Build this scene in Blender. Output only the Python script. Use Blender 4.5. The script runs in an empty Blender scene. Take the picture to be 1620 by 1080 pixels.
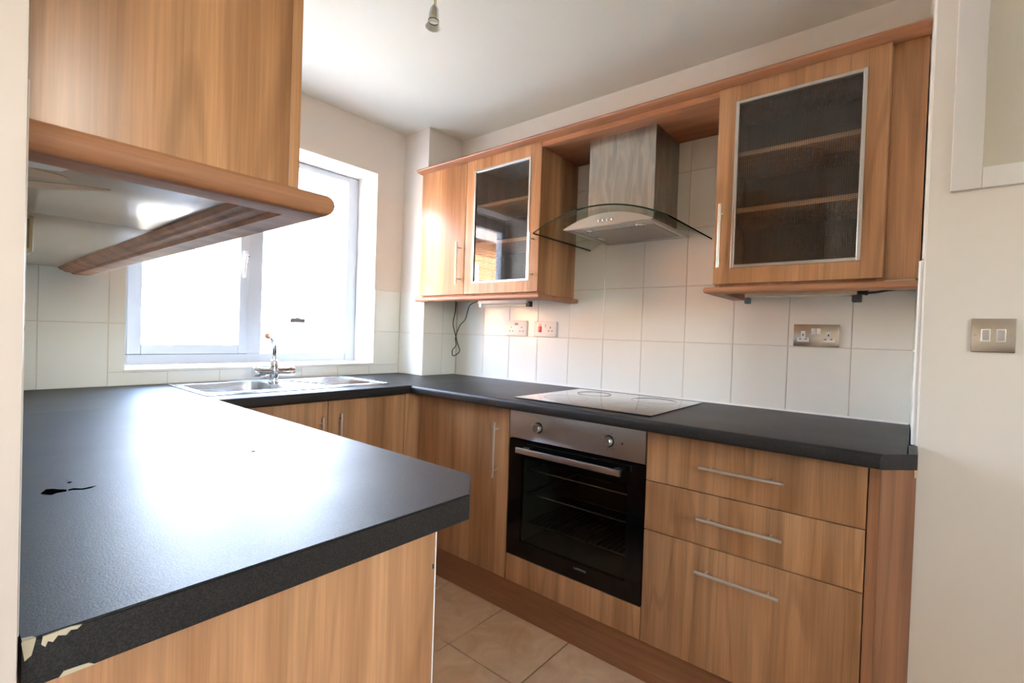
import bpy, bmesh, math, random
from mathutils import Vector, Matrix
random.seed(4)
SC = bpy.context.scene
COL = SC.collection
PI = math.pi

# ------------------------------------------------------------------ camera
cam_d = bpy.data.cameras.new('camera'); cam = bpy.data.objects.new('camera', cam_d); COL.objects.link(cam)
SC.camera = cam
CX, CY, CZ = -2.1063, -2.4316, 1.1675
YAW, PITCH, ROLL, FPX = math.radians(50.3238), math.radians(-0.8043), math.radians(1.9409), 763.73
Fv = Vector((math.sin(YAW)*math.cos(PITCH), math.cos(YAW)*math.cos(PITCH), math.sin(PITCH)))
Rv = Vector((math.cos(YAW), -math.sin(YAW), 0)); Uv = Rv.cross(Fv)
R2 = Rv*math.cos(ROLL)+Uv*math.sin(ROLL); U2 = Uv*math.cos(ROLL)-Rv*math.sin(ROLL)
cam.matrix_world = Matrix(((R2.x, U2.x, -Fv.x, CX), (R2.y, U2.y, -Fv.y, CY), (R2.z, U2.z, -Fv.z, CZ), (0, 0, 0, 1)))
cam_d.sensor_fit = 'HORIZONTAL'; cam_d.sensor_width = 36; cam_d.lens = FPX*36/1620
cam_d.clip_start = .02; cam_d.clip_end = 200

# ------------------------------------------------------------------ world, sun, daylight
W = bpy.data.worlds.new('world'); SC.world = W; W.use_nodes = True
wn = W.node_tree.nodes; wl_ = W.node_tree.links; wn.clear()
sky = wn.new('ShaderNodeTexSky'); sky.sky_type = 'NISHITA'; sky.sun_disc = False
sky.sun_elevation = math.radians(42); sky.sun_rotation = math.radians(150); sky.dust_density = 3.0; sky.air_density = 1.0
hs = wn.new('ShaderNodeHueSaturation'); hs.inputs['Saturation'].default_value = .8
bg = wn.new('ShaderNodeBackground'); bg.inputs['Strength'].default_value = 5.0
wo = wn.new('ShaderNodeOutputWorld')
wl_.new(sky.outputs[0], hs.inputs['Color']); wl_.new(hs.outputs[0], bg.inputs['Color']); wl_.new(bg.outputs[0], wo.inputs['Surface'])

CEIL_ = 2.3615
def lamp(name, kind, loc, rot, energy, color=(1, 1, 1), size=None, portal=False):
    d = bpy.data.lights.new(name, kind); o = bpy.data.objects.new(name, d); COL.objects.link(o)
    o.location = loc; o.rotation_euler = rot; d.energy = energy; d.color = color
    if kind == 'AREA':
        d.shape = 'RECTANGLE'; d.size, d.size_y = size
        if portal: d.cycles.is_portal = True
    return o
sun = lamp('sun', 'SUN', (3, -6, 9), (math.radians(44), 0, math.radians(18)), 48.0, (1, .97, .93)); sun.data.angle = math.radians(.6)
lamp('window_portal', 'AREA', (-1.03, .29, 1.53), (math.radians(-90), 0, 0), 1, (1, 1, 1), (1.16, 1.1), True)
# daylight from an opening added out of view, then an added fill lamp
lamp('rear_portal', 'AREA', (-2.4, -5.05, 1.55), (math.radians(90), 0, 0), 1, (1, 1, 1), (.72, .72), True)
lamp('hall_fill_light', 'AREA', (-2.6, -4.0, CEIL_-.03), (0, 0, 0), 5.5, (1.0, .95, .88), (.4, .4))  # unseen area lamp added to brighten the room from behind
SC.view_settings.view_transform = 'Standard'; SC.view_settings.look = 'None'
SC.view_settings.gamma = 1; SC.view_settings.use_curve_mapping = False; SC.view_settings.exposure = 1.15
SC.cycles.max_bounces = 10; SC.cycles.diffuse_bounces = 6; SC.cycles.transparent_max_bounces = 12
SC.cycles.sample_clamp_indirect = 8

# ------------------------------------------------------------------ helpers
def lin(r, g, b):
    f = lambda c: (c/255/12.92 if c/255 <= .04045 else ((c/255+.055)/1.055)**2.4)
    return (f(r), f(g), f(b), 1)

class MB:
    def __init__(s): s.bm = bmesh.new()
    def box(s, x0, x1, y0, y1, z0, z1, bev=0, seg=1):
        x0, x1 = sorted((x0, x1)); y0, y1 = sorted((y0, y1)); z0, z1 = sorted((z0, z1))
        vs = [s.bm.verts.new(c) for c in ((x0,y0,z0),(x1,y0,z0),(x1,y1,z0),(x0,y1,z0),(x0,y0,z1),(x1,y0,z1),(x1,y1,z1),(x0,y1,z1))]
        fs = [s.bm.faces.new([vs[i] for i in q]) for q in ((3,2,1,0),(4,5,6,7),(0,1,5,4),(1,2,6,5),(2,3,7,6),(3,0,4,7))]
        if bev > 0:
            es = list({e for f in fs for e in f.edges})
            bmesh.ops.bevel(s.bm, geom=es, offset=bev, segments=seg, profile=.6, affect='EDGES')
        return s
    def prism(s, pts, axis, a, b, bev=0, seg=2):
        """extrude a closed 2-D outline along axis from a to b; pts in the two other axes (cyclic order xyz)"""
        def mk(p, t):
            if axis == 'x': return (t, p[0], p[1])
            if axis == 'y': return (p[0], t, p[1])
            return (p[0], p[1], t)
        v0 = [s.bm.verts.new(mk(p, a)) for p in pts]; v1 = [s.bm.verts.new(mk(p, b)) for p in pts]
        fs = [s.bm.faces.new(v0), s.bm.faces.new(list(reversed(v1)))]
        n = len(pts)
        for i in range(n): fs.append(s.bm.faces.new((v0[i], v1[i], v1[(i+1) % n], v0[(i+1) % n])))
        bmesh.ops.recalc_face_normals(s.bm, faces=fs)
        if bev:
            es = list({e for f in fs[:2] for e in f.edges})
            bmesh.ops.bevel(s.bm, geom=es, offset=bev, segments=seg, profile=.6, affect='EDGES')
        return s
    def tube(s, path, r, seg=12, cap=True):
        path = [Vector(p) for p in path]; rs = r if isinstance(r, (list, tuple)) else [r]*len(path)
        rings = []; up = None
        for i, p in enumerate(path):
            d = (path[min(i+1, len(path)-1)]-path[max(i-1, 0)]).normalized()
            if up is None: up = d.orthogonal().normalized()
            up = (up-d*up.dot(d)).normalized(); q = d.cross(up)
            rings.append([s.bm.verts.new(p+(up*math.cos(2*PI*k/seg)+q*math.sin(2*PI*k/seg))*rs[i]) for k in range(seg)])
        for a, b in zip(rings, rings[1:]):
            for k in range(seg): s.bm.faces.new((a[k], a[(k+1) % seg], b[(k+1) % seg], b[k]))
        if cap:
            s.bm.faces.new(list(reversed(rings[0]))); s.bm.faces.new(rings[-1])
        return s
    def lathe(s, c, axis, prof, seg=24, cap=True):
        """prof: list of (distance along axis, radius)"""
        ax = Vector(axis).normalized(); c = Vector(c)
        up = ax.orthogonal().normalized(); q = ax.cross(up); rings = []
        for t, r in prof:
            rings.append([s.bm.verts.new(c+ax*t+(up*math.cos(2*PI*k/seg)+q*math.sin(2*PI*k/seg))*max(r, 1e-5)) for k in range(seg)])
        for a, b in zip(rings, rings[1:]):
            for k in range(seg): s.bm.faces.new((a[k], a[(k+1) % seg], b[(k+1) % seg], b[k]))
        if cap: s.bm.faces.new(list(reversed(rings[0]))); s.bm.faces.new(rings[-1])
        return s
    def sweep(s, path, prof):
        """mitred moulding: path = plan points, prof = closed list of (outward offset, z); outward = right-hand side of travel"""
        P = [Vector((p[0], p[1])) for p in path]; n = len(P); rings = []
        for i in range(n):
            def nrm(a, b): d = (b-a).normalized(); return Vector((d.y, -d.x))
            if i == 0: m = nrm(P[0], P[1])
            elif i == n-1: m = nrm(P[-2], P[-1])
            else:
                a = nrm(P[i-1], P[i]); b = nrm(P[i], P[i+1]); m = (a+b)/(1+a.dot(b))
            rings.append([s.bm.verts.new((P[i].x+m.x*o, P[i].y+m.y*o, z)) for o, z in prof])
        k = len(prof); fs = []
        for a, b in zip(rings, rings[1:]):
            for j in range(k): fs.append(s.bm.faces.new((a[j], a[(j+1) % k], b[(j+1) % k], b[j])))
        fs.append(s.bm.faces.new(rings[0])); fs.append(s.bm.faces.new(list(reversed(rings[-1]))))
        bmesh.ops.recalc_face_normals(s.bm, faces=fs)
        return s
    def quad(s, a, b, c, d):
        s.bm.faces.new([s.bm.verts.new(p) for p in (a, b, c, d)]); return s

def wloc(o):
    v = Vector((0, 0, 0))
    while o is not None: v += o.location; o = o.parent
    return v
def obj(name, mb, mat, parent=None, label=None, smooth=35):
    """link the collected shapes as one mesh object, its origin at the centre of its bounds"""
    bm = mb.bm; cs = [v.co for v in bm.verts]
    lo = Vector([min(c[i] for c in cs) for i in range(3)]); hi = Vector([max(c[i] for c in cs) for i in range(3)])
    ctr = (lo+hi)/2
    bmesh.ops.translate(bm, verts=bm.verts, vec=-ctr)
    me = bpy.data.meshes.new(name); bm.to_mesh(me); bm.free()
    for p in me.polygons: p.use_smooth = True
    me.set_sharp_from_angle(angle=math.radians(smooth))
    me.materials.append(mat)
    o = bpy.data.objects.new(name, me); COL.objects.link(o)
    o.location = ctr-wloc(parent); o.parent = parent
    if label: o['label'] = label
    return o
def thing(name, label, cat, loc, group=None):
    o = bpy.data.objects.new(name, None); COL.objects.link(o); o.location = loc; o.empty_display_size = .05
    o['label'] = label; o['category'] = cat
    if group: o['group'] = group
    return o
def tag(o, label, cat, group=None):
    o['label'] = label; o['category'] = cat
    if group: o['group'] = group
    return o
def struct(name, mb, mat, parent=None, smooth=35):
    o = obj(name, mb, mat, parent, smooth=smooth)
    if parent is None: o['kind'] = 'structure'
    return o
def copy_part(src, parent, loc, label=None):
    c = src.copy(); COL.objects.link(c); c.parent = parent; c.location = Vector(loc)-wloc(parent)
    if label: c['label'] = label
    return c

# ------------------------------------------------------------------ materials
def mat(name):
    m = bpy.data.materials.new(name); m.use_nodes = True
    nt = m.node_tree; b = nt.nodes['Principled BSDF']
    return m, nt, b
def N(nt, t, **kw):
    n = nt.nodes.new(t)
    for k, v in kw.items():
        if k.startswith('i_'): n.inputs[k[2:].replace('_', ' ')].default_value = v
        else: setattr(n, k, v)
    return n
def plain(name, col, rough=.5, metal=0, spec=.5, coat=0, var=0.0, vscale=6, bump=0, bscale=60):
    m, nt, b = mat(name); L = nt.links
    b.inputs['Base Color'].default_value = col; b.inputs['Roughness'].default_value = rough
    b.inputs['Metallic'].default_value = metal; b.inputs['Specular IOR Level'].default_value = spec
    b.inputs['Coat Weight'].default_value = coat
    tc = N(nt, 'ShaderNodeTexCoord')
    if var:
        n = N(nt, 'ShaderNodeTexNoise', i_Scale=vscale, i_Detail=4.0); L.new(tc.outputs['Object'], n.inputs['Vector'])
        mx = N(nt, 'ShaderNodeMixRGB', blend_type='MULTIPLY'); mx.inputs[0].default_value = 1
        r = N(nt, 'ShaderNodeMapRange'); r.inputs['From Min'].default_value = .3; r.inputs['From Max'].default_value = .7
        r.inputs['To Min'].default_value = 1-var; r.inputs['To Max'].default_value = 1
        L.new(n.outputs[0], r.inputs['Value']); mx.inputs[1].default_value = col
        L.new(r.outputs[0], mx.inputs[2]); L.new(mx.outputs[0], b.inputs['Base Color'])
    if bump:
        n2 = N(nt, 'ShaderNodeTexNoise', i_Scale=bscale, i_Detail=3.0); L.new(tc.outputs['Object'], n2.inputs['Vector'])
        bp = N(nt, 'ShaderNodeBump', i_Strength=bump, i_Distance=.002); L.new(n2.outputs[0], bp.inputs['Height']); L.new(bp.outputs[0], b.inputs['Normal'])
    return m

def wood(name, axis='z', light=(206, 158, 118), dark=(168, 118, 80), rough=.33, figure=1.0):
    m, nt, b = mat(name); L = nt.links
    tc = N(nt, 'ShaderNodeTexCoord'); oi = N(nt, 'ShaderNodeObjectInfo')
    mul = N(nt, 'ShaderNodeMath', operation='MULTIPLY'); mul.inputs[1].default_value = 37.0
    L.new(oi.outputs['Random'], mul.inputs[0])
    add = N(nt, 'ShaderNodeVectorMath', operation='ADD'); L.new(tc.outputs['Object'], add.inputs[0]); L.new(mul.outputs[0], add.inputs[1])
    def stretched(s_across, s_along):
        mp = N(nt, 'ShaderNodeMapping'); sc = [s_across]*3; sc['xyz'.index(axis)] = s_along
        mp.inputs['Scale'].default_value = sc; L.new(add.outputs[0], mp.inputs['Vector']); return mp
    def noise(mp, detail=3.0, rough_=.5, dist=0.0):
        n = N(nt, 'ShaderNodeTexNoise', i_Scale=1.0, i_Detail=detail, i_Roughness=rough_, i_Distortion=dist)
        L.new(mp.outputs[0], n.inputs['Vector']); return n
    broad = noise(stretched(9, .5), 3.0, .6, .4)
    strip = noise(stretched(26, .25), 1.0, .4)
    fine = noise(stretched(260, 5), 3.0, .65)
    wob = noise(stretched(5.5, .38), 2.0, .5, .3)
    # growth rings: sine of a slowly wandering field
    sm = N(nt, 'ShaderNodeMath', operation='MULTIPLY'); sm.inputs[1].default_value = 62
    sn = N(nt, 'ShaderNodeMath', operation='SINE'); L.new(wob.outputs[0], sm.inputs[0]); L.new(sm.outputs[0], sn.inputs[0])
    rr = N(nt, 'ShaderNodeMapRange'); rr.inputs['From Min'].default_value = .55; rr.inputs['From Max'].default_value = 1
    rr.inputs['To Min'].default_value = 0; rr.inputs['To Max'].default_value = .30*figure; L.new(sn.outputs[0], rr.inputs['Value'])
    cr = N(nt, 'ShaderNodeValToRGB'); e = cr.color_ramp.elements
    e[0].position = .36; e[0].color = lin(*dark); e[1].position = .62; e[1].color = lin(*light)
    L.new(broad.outputs[0], cr.inputs[0])
    def mulby(prev, src, lo, hi, f0=.3, f1=.7):
        r = N(nt, 'ShaderNodeMapRange'); r.inputs['From Min'].default_value = f0; r.inputs['From Max'].default_value = f1
        r.inputs['To Min'].default_value = lo; r.inputs['To Max'].default_value = hi; L.new(src, r.inputs['Value'])
        x = N(nt, 'ShaderNodeMixRGB', blend_type='MULTIPLY'); x.inputs[0].default_value = 1
        L.new(prev, x.inputs[1]); L.new(r.outputs[0], x.inputs[2]); return x.outputs[0]
    c = mulby(cr.outputs[0], strip.outputs[0], .83, 1.07)
    c = mulby(c, fine.outputs[0], .80, 1.08)
    dk = N(nt, 'ShaderNodeMixRGB', blend_type='MIX'); dk.inputs[2].default_value = lin(int(dark[0]*.72), int(dark[1]*.68), int(dark[2]*.64))
    L.new(rr.outputs[0], dk.inputs[0]); L.new(c, dk.inputs[1]); L.new(dk.outputs[0], b.inputs['Base Color'])
    b.inputs['Roughness'].default_value = rough
    bp = N(nt, 'ShaderNodeBump', i_Strength=.12, i_Distance=.0006); L.new(fine.outputs[0], bp.inputs['Height']); L.new(bp.outputs[0], b.inputs['Normal'])
    return m

M = {}
M['wood'] = wood('walnut_laminate_vertical', 'z', (196, 149, 106), (164, 118, 78))
M['wood_y'] = wood('walnut_moulding_along_y', 'y', (184, 132, 96), (160, 108, 74), .5, .35)
M['wood_x'] = wood('walnut_moulding_along_x', 'x', (184, 132, 96), (160, 108, 74), .62, .35)
M['wood_dark'] = wood('walnut_plinth', 'y', (166, 116, 80), (142, 96, 64), .42, .5)
M['wood_shaded'] = wood('walnut_shaded_end', 'z', (166, 116, 80), (136, 90, 60), .4, .9)  # darkened walnut: shade on the end turned from the window painted in
M['wood_in'] = wood('walnut_carcass', 'z', (176, 128, 92), (150, 104, 70), .5, .5)
M['shelf'] = wood('lightened_shelf_walnut', 'y', (226, 178, 136), (206, 156, 114), .5, .3)  # brighter look of the shelf edges put into the wood colour
M['wood_back'] = wood('shaded_carcass_back', 'z', (124, 94, 70), (104, 78, 58), .55, .4)  # unlit cabinet interior painted in as darker wood
M['wood_lit'] = wood('walnut_lit_peninsula', 'z', (204, 156, 114), (178, 130, 90), .35, .8)  # light from behind the camera painted in as paler walnut
M['paint'] = plain('cream_wall_paint', lin(231, 225, 215), .75, var=.03, vscale=2.5, bump=.05, bscale=140)
M['ceil'] = plain('white_ceiling_paint', lin(226, 224, 211), .85, bump=.04, bscale=90)
M['gloss_white'] = plain('white_gloss_paint', lin(226, 222, 216), .4, var=.02)
M['jamb'] = plain('old_white_gloss_jamb', lin(200, 189, 180), .5, var=.08, vscale=9)
M['upvc'] = plain('white_upvc', lin(196, 204, 214), .4)
M['rubber'] = plain('window_gasket', lin(84, 88, 94), .7)
M['plastic'] = plain('white_plastic', lin(238, 236, 232), .3)
M['slot'] = plain('dark_slot', lin(60, 52, 48), .6)
M['red'] = plain('red_rocker', lin(196, 52, 48), .35)
M['black'] = plain('black_plastic', lin(22, 22, 22), .45)
M['cable'] = plain('black_cable', lin(38, 38, 40), .5)
M['chrome'] = plain('chrome', (.78, .78, .80, 1), .12, 1.0)
M['steel_satin'] = plain('satin_steel_bar', (.72, .68, .62, 1), .30, .85)
M['alu'] = plain('aluminium_trim', (.70, .68, .66, 1), .3, 1.0)
M['nickel'] = plain('brushed_nickel_plate', (.58, .53, .49, 1), .22, 1.0, var=.1, vscale=20)
M['grout'] = plain('beige_grout', lin(214, 206, 194), .9)
M['floor_grout'] = plain('brown_floor_grout', lin(76, 60, 48), .9)
M['sealant'] = plain('white_sealant', lin(236, 236, 234), .4)
M['brick'] = plain('orange_brick', lin(198, 140, 100), .85, var=.2, vscale=30)
M['render'] = plain('pale_render', lin(216, 222, 228), .8)
M['roof'] = plain('grey_roof_tile', lin(120, 104, 96), .8)
M['lawn'] = plain('pale_grey_paving', lin(166, 165, 162), .9, var=.15, vscale=3)
M['leaf'] = plain('yellow_green_leaf', lin(196, 190, 96), .6, var=.3, vscale=20)
M['bark'] = plain('branch_bark', lin(150, 128, 96), .8)
M['brass'] = plain('aged_brass', (.45, .34, .18, 1), .35, 1.0)
M['sticker'] = plain('grey_paper_sticker', lin(110, 104, 98), .8, spec=.1)

def tile_mat():
    m, nt, b = mat('glazed_white_tile'); L = nt.links
    tc = N(nt, 'ShaderNodeTexCoord'); oi = N(nt, 'ShaderNodeObjectInfo')
    r = N(nt, 'ShaderNodeMapRange'); r.inputs['To Min'].default_value = .965; r.inputs['To Max'].default_value = 1.0; L.new(oi.outputs['Random'], r.inputs['Value'])
    mx = N(nt, 'ShaderNodeMixRGB', blend_type='MULTIPLY'); mx.inputs[0].default_value = 1; mx.inputs[1].default_value = lin(238, 240, 233)
    L.new(r.outputs[0], mx.inputs[2]); L.new(mx.outputs[0], b.inputs['Base Color'])
    b.inputs['Roughness'].default_value = .13
    add = N(nt, 'ShaderNodeVectorMath', operation='ADD'); L.new(tc.outputs['Object'], add.inputs[0]); L.new(oi.outputs['Random'], add.inputs[1])
    n = N(nt, 'ShaderNodeTexNoise', i_Scale=9.0, i_Detail=1.0); L.new(add.outputs[0], n.inputs['Vector'])
    bp = N(nt, 'ShaderNodeBump', i_Strength=.35, i_Distance=.004); L.new(n.outputs[0], bp.inputs['Height']); L.new(bp.outputs[0], b.inputs['Normal'])
    return m
M['tile'] = tile_mat()
def floor_tile_mat():
    m, nt, b = mat('beige_ceramic_floor_tile'); L = nt.links
    tc = N(nt, 'ShaderNodeTexCoord'); oi = N(nt, 'ShaderNodeObjectInfo')
    mu = N(nt, 'ShaderNodeMath', operation='MULTIPLY'); mu.inputs[1].default_value = 20; L.new(oi.outputs['Random'], mu.inputs[0])
    add = N(nt, 'ShaderNodeVectorMath', operation='ADD'); L.new(tc.outputs['Object'], add.inputs[0]); L.new(mu.outputs[0], add.inputs[1])
    n = N(nt, 'ShaderNodeTexNoise', i_Scale=9.0, i_Detail=6.0, i_Roughness=.6, i_Distortion=1.0); L.new(add.outputs[0], n.inputs['Vector'])
    cr = N(nt, 'ShaderNodeValToRGB'); e = cr.color_ramp.elements
    e[0].position = .3; e[0].color = lin(196, 160, 124); e[1].position = .7; e[1].color = lin(222, 190, 156)
    L.new(n.outputs[0], cr.inputs[0]); L.new(cr.outputs[0], b.inputs['Base Color']); b.inputs['Roughness'].default_value = .35
    return m
M['floor_tile'] = floor_tile_mat()
def worktop_mat():
    m, nt, b = mat('black_speckled_laminate'); L = nt.links
    tc = N(nt, 'ShaderNodeTexCoord')
    n = N(nt, 'ShaderNodeTexNoise', i_Scale=520.0, i_Detail=2.0, i_Roughness=.7); L.new(tc.outputs['Object'], n.inputs['Vector'])
    n2 = N(nt, 'ShaderNodeTexNoise', i_Scale=30.0, i_Detail=3.0); L.new(tc.outputs['Object'], n2.inputs['Vector'])
    cr = N(nt, 'ShaderNodeValToRGB'); e = cr.color_ramp.elements
    e[0].position = .42; e[0].color = lin(17, 17, 19); e[1].position = .72; e[1].color = lin(52, 50, 47)
    L.new(n.outputs[0], cr.inputs[0]); L.new(cr.outputs[0], b.inputs['Base Color'])
    sm = N(nt, 'ShaderNodeTexNoise', i_Scale=3.2, i_Detail=3.0, i_Distortion=.3); L.new(tc.outputs['Object'], sm.inputs['Vector'])
    r = N(nt, 'ShaderNodeMapRange'); r.inputs['From Min'].default_value = .3; r.inputs['From Max'].default_value = .7
    r.inputs['To Min'].default_value = .42; r.inputs['To Max'].default_value = .48; L.new(sm.outputs[0], r.inputs['Value'])
    L.new(r.outputs[0], b.inputs['Roughness'])
    bp = N(nt, 'ShaderNodeBump', i_Strength=.45, i_Distance=.0005); L.new(n.outputs[0], bp.inputs['Height']); L.new(bp.outputs[0], b.inputs['Normal'])
    b.inputs['Specular IOR Level'].default_value = .42
    return m
M['worktop'] = worktop_mat()
def brushed(name, col, rough, axis, bump=.25, streak=.25, smear=None):
    m, nt, b = mat(name); L = nt.links
    tc = N(nt, 'ShaderNodeTexCoord'); mp = N(nt, 'ShaderNodeMapping'); sc = [400]*3; sc['xyz'.index(axis)] = 4; mp.inputs['Scale'].default_value = sc
    L.new(tc.outputs['Object'], mp.inputs['Vector'])
    n = N(nt, 'ShaderNodeTexNoise', i_Scale=1.0, i_Detail=2.0); L.new(mp.outputs[0], n.inputs['Vector'])
    mp2 = N(nt, 'ShaderNodeMapping'); sc2 = [16]*3; sc2['xyz'.index(axis)] = 3; mp2.inputs['Scale'].default_value = sc2; L.new(tc.outputs['Object'], mp2.inputs['Vector'])
    n2 = N(nt, 'ShaderNodeTexNoise', i_Scale=1.0, i_Detail=3.0); L.new(mp2.outputs[0], n2.inputs['Vector'])
    r = N(nt, 'ShaderNodeMapRange'); r.inputs['From Min'].default_value = .35; r.inputs['From Max'].default_value = .7
    r.inputs['To Min'].default_value = rough; r.inputs['To Max'].default_value = rough+streak; L.new(n2.outputs[0], r.inputs['Value'])
    L.new(r.outputs[0], b.inputs['Roughness'])
    b.inputs['Base Color'].default_value = col; b.inputs['Metallic'].default_value = 1
    if smear:
        mp3 = N(nt, 'ShaderNodeMapping'); mp3.inputs['Scale'].default_value = (22, 22, 4); L.new(tc.outputs['Object'], mp3.inputs['Vector'])
        n3 = N(nt, 'ShaderNodeTexNoise', i_Scale=1.0, i_Detail=4.0, i_Distortion=1.4); L.new(mp3.outputs[0], n3.inputs['Vector'])
        cr = N(nt, 'ShaderNodeValToRGB'); e = cr.color_ramp.elements
        e[0].position = .42; e[0].color = col; e[1].position = .68; e[1].color = smear
        L.new(n3.outputs[0], cr.inputs[0]); L.new(cr.outputs[0], b.inputs['Base Color'])
    bp = N(nt, 'ShaderNodeBump', i_Strength=bump, i_Distance=.0003); L.new(n.outputs[0], bp.inputs['Height']); L.new(bp.outputs[0], b.inputs['Normal'])
    return m
M['brushed_y'] = brushed('brushed_steel_horizontal', (.56, .555, .54, 1), .34, 'y', .06, .08)
M['brushed_z'] = brushed('brushed_steel_smeared', (.33, .32, .295, 1), .32, 'z', .0, .08, (.44, .42, .375, 1))
M['sink'] = brushed('polished_sink_steel', (.58, .58, .58, 1), .22, 'x', .1, .1)
M['hob'] = plain('black_ceramic_glass', lin(14, 14, 16), .04, spec=.9, coat=.6)
M['oven_glass'] = None
def filter_mat():
    m, nt, b = mat('aluminium_mesh_filter'); L = nt.links
    tc = N(nt, 'ShaderNodeTexCoord')
    v = N(nt, 'ShaderNodeTexVoronoi', i_Scale=330.0); L.new(tc.outputs['Object'], v.inputs['Vector'])
    cr = N(nt, 'ShaderNodeValToRGB'); e = cr.color_ramp.elements; e[0].color = (.10, .09, .085, 1); e[1].color = (.42, .40, .37, 1); e[1].position = .5
    L.new(v.outputs['Distance'], cr.inputs[0]); L.new(cr.outputs[0], b.inputs['Base Color'])
    b.inputs['Metallic'].default_value = .8; b.inputs['Roughness'].default_value = .45
    return m
M['filter'] = filter_mat()
def glassy(name, tint, rough=0.0, fres=1.45, grid=None, grid_col=(.05, .045, .04, 1), boost=1.0):
    """thin pane: tinted transparency + mirror reflection by Fresnel, optional printed square grid"""
    m = bpy.data.materials.new(name); m.use_nodes = True; nt = m.node_tree; nt.nodes.clear(); L = nt.links
    out = N(nt, 'ShaderNodeOutputMaterial'); tr = N(nt, 'ShaderNodeBsdfTransparent'); gl = N(nt, 'ShaderNodeBsdfGlossy')
    tr.inputs['Color'].default_value = tint; gl.inputs['Roughness'].default_value = rough
    fr = N(nt, 'ShaderNodeFresnel', i_IOR=fres); mu = N(nt, 'ShaderNodeMath', operation='MULTIPLY'); mu.use_clamp = True
    mu.inputs[1].default_value = boost
    ge_ = N(nt, 'ShaderNodeNewGeometry'); inv = N(nt, 'ShaderNodeMath', operation='SUBTRACT'); inv.inputs[0].default_value = 1.0
    L.new(ge_.outputs['Backfacing'], inv.inputs[1])      # the far face of the pane adds no second mirror
    fb = N(nt, 'ShaderNodeMath', operation='MULTIPLY'); L.new(fr.outputs[0], fb.inputs[0]); L.new(inv.outputs[0], fb.inputs[1]); L.new(fb.outputs[0], mu.inputs[0])
    base = tr.outputs[0]
    if grid:
        tc = N(nt, 'ShaderNodeTexCoord'); sep = N(nt, 'ShaderNodeSeparateXYZ'); L.new(tc.outputs['Object'], sep.inputs[0])
        lines = []
        for ax in (1, 2):
            a = N(nt, 'ShaderNodeMath', operation='MULTIPLY'); a.inputs[1].default_value = 1/grid; L.new(sep.outputs[ax], a.inputs[0])
            f = N(nt, 'ShaderNodeMath', operation='FRACT'); L.new(a.outputs[0], f.inputs[0])
            c = N(nt, 'ShaderNodeMath', operation='LESS_THAN'); c.inputs[1].default_value = .10; L.new(f.outputs[0], c.inputs[0]); lines.append(c)
        mxm = N(nt, 'ShaderNodeMath', operation='MAXIMUM'); L.new(lines[0].outputs[0], mxm.inputs[0]); L.new(lines[1].outputs[0], mxm.inputs[1])
        df = N(nt, 'ShaderNodeBsdfDiffuse'); df.inputs['Color'].default_value = grid_col
        mg = N(nt, 'ShaderNodeMixShader'); L.new(mxm.outputs[0], mg.inputs[0]); L.new(tr.outputs[0], mg.inputs[1]); L.new(df.outputs[0], mg.inputs[2])
        base = mg.outputs[0]
    ms = N(nt, 'ShaderNodeMixShader'); L.new(mu.outputs[0], ms.inputs[0]); L.new(base, ms.inputs[1]); L.new(gl.outputs[0], ms.inputs[2])
    L.new(ms.outputs[0], out.inputs['Surface'])
    return m
M['pane'] = glassy('window_glass', (.96, .97, .97, 1))
M['mesh_glass'] = glassy('wire_mesh_door_glass', (.90, .87, .82, 1), .004, 1.55, .0062, (.055, .045, .036, 1), 1.6)
M['oven_glass'] = glassy('oven_window_glass', (.62, .62, .58, 1), .01, 1.5)
M['canopy'] = glassy('hood_canopy_glass', (.93, .96, .93, 1), .0, 1.45)
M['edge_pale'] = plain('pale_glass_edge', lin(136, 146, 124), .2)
M['canopy_edge'] = plain('green_glass_edge', lin(20, 52, 44), .15)
M['shade_glass'] = glassy('lamp_shade_glass', (.72, .74, .70, 1), .05, 1.5, boost=2)
M['frost'] = plain('frosted_glass', lin(214, 214, 200), .5)
M['bare'] = plain('enamel_black', lin(8, 8, 8), .08, spec=.35)
M['liner'] = plain('oven_cavity_enamel', lin(84, 86, 80), .4)
M['underside'] = plain('glossy_white_melamine', lin(208, 190, 166), .17, spec=.35)
M['torn'] = plain('torn_backing_paper', lin(206, 176, 146), .8)
M['torn_white'] = plain('torn_white_backing', lin(226, 222, 216), .8)

# ------------------------------------------------------------------ setting
H = .910; CEIL = 2.3615
XL = -2.058            # left wall surface
fl = struct('floor', MB().box(-4.7, .2, -5.1, .2, -.12, -.006), M['floor_grout'])
def pillow_tile(w, h, t, bev):
    """a tile lying in XY, centred, its face up at z = 0"""
    m = MB(); m.prism([(-w/2, -h/2), (w/2, -h/2), (w/2, h/2), (-w/2, h/2)], 'z', -t, 0)
    es = [e for e in m.bm.edges if all(abs(v.co.z) < 1e-6 for v in e.verts)]
    bmesh.ops.bevel(m.bm, geom=es, offset=bev, segments=1, affect='EDGES')
    me = bpy.data.meshes.new('tile'); bmesh.ops.recalc_face_normals(m.bm, faces=m.bm.faces); m.bm.to_mesh(me); m.bm.free()
    return me
fme = pillow_tile(.3255, .3255, .006, .0012); fme.materials.append(M['floor_tile'])
for i in range(-4, 3):
    for j in range(-3, 7):
        x = -.85+.33*i+.165; y = -1.13-.33*j+.165
        if x > -.42 or x < -2.3: continue
        o = bpy.data.objects.new('floor_tile', fme); COL.objects.link(o); o.parent = fl; o.location = Vector((x, y, 0))-fl.location
struct('ceiling', MB().box(-4.7, .2, -5.1, .32, CEIL, CEIL+.12), M['ceil'])
PW = .006  # plaster lies this far behind the tile faces
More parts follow.
